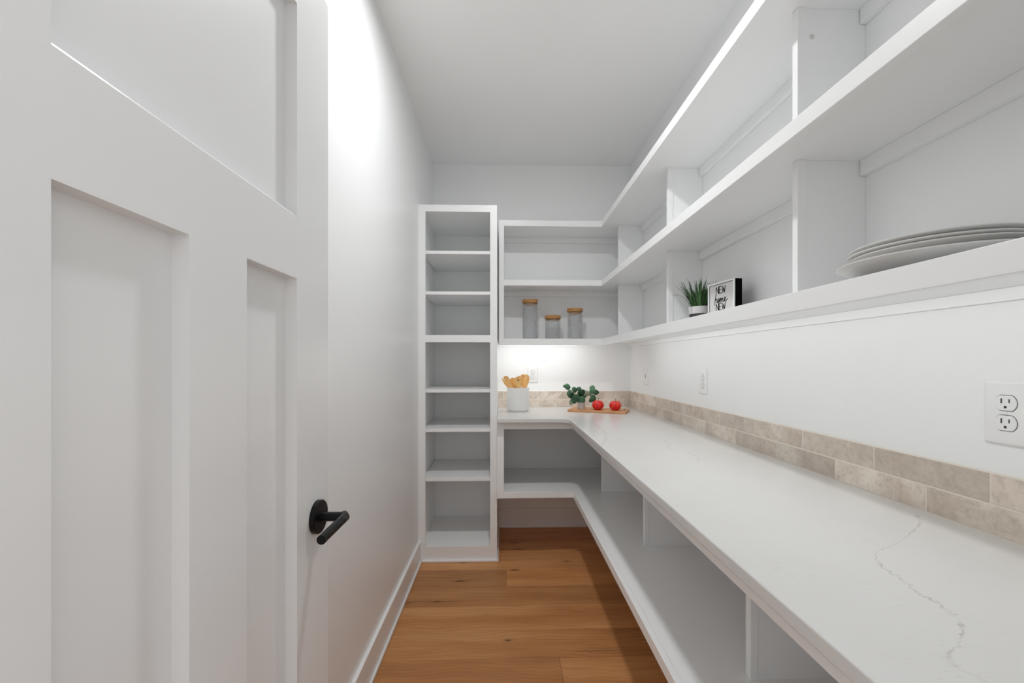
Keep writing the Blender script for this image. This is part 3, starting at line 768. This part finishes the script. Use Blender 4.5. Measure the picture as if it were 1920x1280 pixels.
for path in ([(0, 0, 0.06), (-0.02, -0.01, 0.09), (-0.06, 0, 0.105), (-0.118, 0, 0.152)], [(0, 0, 0.06), (-0.012, 0, 0.10), (-0.024, 0, 0.135)],
             [(0, 0, 0.06), (0.02, 0, 0.092), (0.05, 0, 0.104), (0.083, 0, 0.140)], [(0.05, 0, 0.104), (0.068, 0, 0.085), (0.075, 0, 0.055)],
             [(0.0, 0.0, 0.06), (-0.022, -0.02, 0.085), (-0.04, -0.035, 0.05)], [(0.0, 0.0, 0.06), (-0.045, -0.012, 0.072), (-0.078, -0.01, 0.034)], [(0.068, 0, 0.085), (0.098, 0, 0.078)]):
    s_ = B(); tube(s_, path, 0.0013, 6); obj('stem', s_, M_STEM, eu, smooth=True)

# ------------------------------------------------------------------ potted grass on the right wall shelf
GX, GY = 0.882, 1.845
gp = thing('potted_grass', 'small round pot of spiky green grass on the shelf behind the sign', 'potted plant', (GX, GY, SZ))
obj('pot', lathe(B(), [(0, 0.0), (0.040, 0.0), (0.0442, 0.051), (0.0442, 0.052), (0, 0.052)], 48), M_POTD, gp, smooth=True, props={'label': 'dark lower band of the pot'})
obj('pot_rim', lathe(B(), [(0, 0.0522), (0.0446, 0.0522), (0.0475, 0.082), (0.0465, 0.084), (0.0430, 0.084), (0.0415, 0.072), (0, 0.070)], 48), M_POTW, gp, smooth=True, props={'label': 'white upper part of the pot'})
rg = random.Random(5)
for i in range(150):
    a = rg.uniform(0, 2*PI); rad = 0.034*math.sqrt(rg.random()); H = rg.uniform(0.085, 0.142); lean = rg.uniform(0.05, 0.34) + rad*8
    w = rg.uniform(0.0024, 0.0038); bow = rg.uniform(0.1, 0.6)
    if i == 0: a, rad, H, lean, bow, w = math.radians(200), 0.030, 0.075, 0.0, 0, 0.0032
    bm = B(); rows = []
    p0 = Vector((rad*math.cos(a), rad*math.sin(a), 0.070)); dirh = Vector((math.cos(a), math.sin(a), 0)); side = Vector((-math.sin(a+0.8*rg.uniform(-1, 1)), math.cos(a), 0)).normalized()
    nseg = 6
    for k in range(nseg+1):
        t = k/nseg
        if i == 0: p = p0 + dirh*(0.125*t) + Vector((0, 0, 0.062*math.sin(t*PI*0.62)))
        else: p = p0 + dirh*(H*lean*(t*(1-bow)+bow*t*t)) + Vector((0, 0, H*(t-0.10*lean*t*t)))
        ww = w*(1-t**2.2)*(0.8+0.5*math.sin(PI*min(1, t*1.2)))+0.0002
        th = dirh*0.0006 if i else Vector((0, 0, 0.0016*(1-0.7*t)))
        rows.append([bm.verts.new(p-side*ww), bm.verts.new(p+th), bm.verts.new(p+side*ww), bm.verts.new(p-th)])
    for r0, r1 in zip(rows[:-1], rows[1:]):
        for q in range(4): bm.faces.new((r0[q], r0[(q+1) % 4], r1[(q+1) % 4], r1[q]))
    bm.faces.new(rows[0]); bm.faces.new(list(reversed(rows[-1])))
    obj('blade', bm, M_GRASS, gp)

# ------------------------------------------------------------------ the small framed sign
SW, SH, SD = 0.157, 0.158, 0.031
# local: face looks along -Y, right end (local +X) is the one nearest the camera
sx, sy = 0.8832, 1.5636                     # near front corner
lx_, ly_ = 0.8598, 1.719                   # far front corner
dirv = Vector((sx-lx_, sy-ly_)).normalized(); angs = math.atan2(dirv.y, dirv.x)
mid = Vector(((sx+lx_)/2, (sy+ly_)/2))
sign = thing('block_sign', 'small square framed sign with black sides reading NEW home NEW', 'sign', (mid.x, mid.y, SZ), angs)
obj('sign_block', box(B(), -SW/2, SW/2, 0.001, SD, 0.0, SH), M_SIGNB, sign, bevel=0.0008)
obj('face_panel', box(B(), -SW/2+0.003, SW/2-0.003, -0.0008, 0.0012, 0.003, SH-0.003), M_SIGNF, sign)
fb = B(); q = 0.0065
box(fb, -SW/2, SW/2, -0.0045, 0.001, SH-q, SH); box(fb, -SW/2, SW/2, -0.0045, 0.001, 0, q); box(fb, -SW/2, -SW/2+q, -0.0045, 0.001, q, SH-q); box(fb, SW/2-q, SW/2, -0.0045, 0.001, q, SH-q)
obj('frame', fb, M_CAB, sign)
fb = B(); a0 = q+0.0002; q2 = 0.0022
box(fb, -SW/2+a0, SW/2-a0, -0.0012, -0.0005, SH-a0-q2, SH-a0); box(fb, -SW/2+a0, -SW/2+a0+q2, -0.0012, -0.0005, a0, SH-a0); box(fb, SW/2-a0-q2, SW/2-a0, -0.0012, -0.0005, a0, SH-a0)
obj('frame_groove', fb, M_SLOT, sign)
def strokes(bm, polylines, ox, oz, sc, wid):
    for pl in polylines:
        for (p, q_) in zip(pl[:-1], pl[1:]):
            a = Vector((ox+p[0]*sc[0], oz+p[1]*sc[1])); b = Vector((ox+q_[0]*sc[0], oz+q_[1]*sc[1])); d = (b-a)
            if d.length < 1e-6: continue
            n_ = Vector((-d.y, d.x)).normalized()*wid/2; ex = d.normalized()*wid*0.35
            c4 = [a-ex+n_, a-ex-n_, b+ex-n_, b+ex+n_]
            lo = [bm.verts.new((c.x, -0.0008, c.y)) for c in c4]; hi = [bm.verts.new((c.x, -0.0016, c.y)) for c in c4]
            bm.faces.new(lo); bm.faces.new(hi)
            for i in range(4): j = (i+1) % 4; bm.faces.new((lo[i], lo[j], hi[j], hi[i]))
GL = {'N': [[(0, 0), (0, 1), (0.85, 0), (0.85, 1)]], 'E': [[(0.8, 1), (0, 1), (0, 0), (0.8, 0)], [(0, 0.5), (0.65, 0.5)]],
      'W': [[(0, 1), (0.28, 0), (0.55, 0.8), (0.82, 0), (1.1, 1)]]}
def new_word(cx_, cz_, h, wd):
    bm = B(); x = cx_ - (0.85+0.8+1.1+0.44)*wd/2
    for ch, w_ in (('N', 0.85), ('E', 0.8), ('W', 1.1)):
        strokes(bm, GL[ch], x, cz_-h/2, (wd, h), 0.0028); x += (w_+0.22)*wd
    obj('lettering', bm, M_INK, sign)
TCX = -0.002
new_word(TCX, 0.1270, 0.027, 0.0175); new_word(TCX, 0.0595, 0.027, 0.0175)
hm = B()
home = [[(0.05, -0.25), (0.10, 0.2), (0.24, 1.25)], [(0.12, 0.35), (0.24, 0.62), (0.33, 0.50), (0.34, 0.12), (0.42, 0.02)],       # h
        [(0.42, 0.02), (0.56, 0.10), (0.64, 0.40), (0.57, 0.62), (0.47, 0.52), (0.45, 0.22), (0.55, 0.03), (0.68, 0.14)],            # o
        [(0.68, 0.14), (0.78, 0.62), (0.80, 0.05), (0.90, 0.58), (0.97, 0.50), (0.98, 0.05), (1.08, 0.56), (1.17, 0.50), (1.18, 0.08), (1.28, 0.05)],  # m
        [(1.28, 0.10), (1.46, 0.32), (1.52, 0.56), (1.42, 0.64), (1.34, 0.40), (1.38, 0.08), (1.52, 0.00), (1.74, 0.30)]]            # e
strokes(hm, home, TCX-0.0395, 0.0765, (0.0455, 0.028), 0.0030)
obj('lettering', hm, M_INK, sign)

# ------------------------------------------------------------------ stack of plates on the right wall shelf
PXc, PYc = 0.8175, 0.770
def plate_prof(R, h, foot, t=0.0045):
    m, k = (0.70, 0.60) if R < 0.14 else (0.84, 0.62)
    return [(0, 0.002), (foot-0.006, 0.002), (foot-0.003, 0.0), (foot, 0.0), (foot+0.004, 0.004), (R*m, h*k), (R-0.003, h-0.0042), (R, h-0.0025), (R, h-0.0008), (R-0.0012, h), (R-0.004, h), (R*m, h*k+t), (foot, 0.004+t*0.8), (0, 0.004+t*0.8)]
plab = ['widest plate, at the bottom of the white plate stack', 'second white plate from the bottom of the stack', 'second white plate from the top of the stack', 'topmost white plate of the stack on the right shelf']
specs = [(0.1466, 0.0285, 0.072, 0.0), (0.1280, 0.0345, 0.062, 0.0093), (0.1285, 0.0345, 0.062, 0.0165), (0.1275, 0.0345, 0.062, 0.0258)]
for i, (R, h, foot, dz) in enumerate(specs):
    p = obj('dinner_plate', lathe(B(), plate_prof(R, h, foot), 96), M_PLATE, smooth=True, loc=(PXc + (0, 0.003, 0.001, 0.003)[i], PYc + (0, -0.002, 0.001, 0.0)[i], SZ + dz + 0.0003))
    tag(p, plab[i], 'plate', 'stacked plates on the right wall shelf')
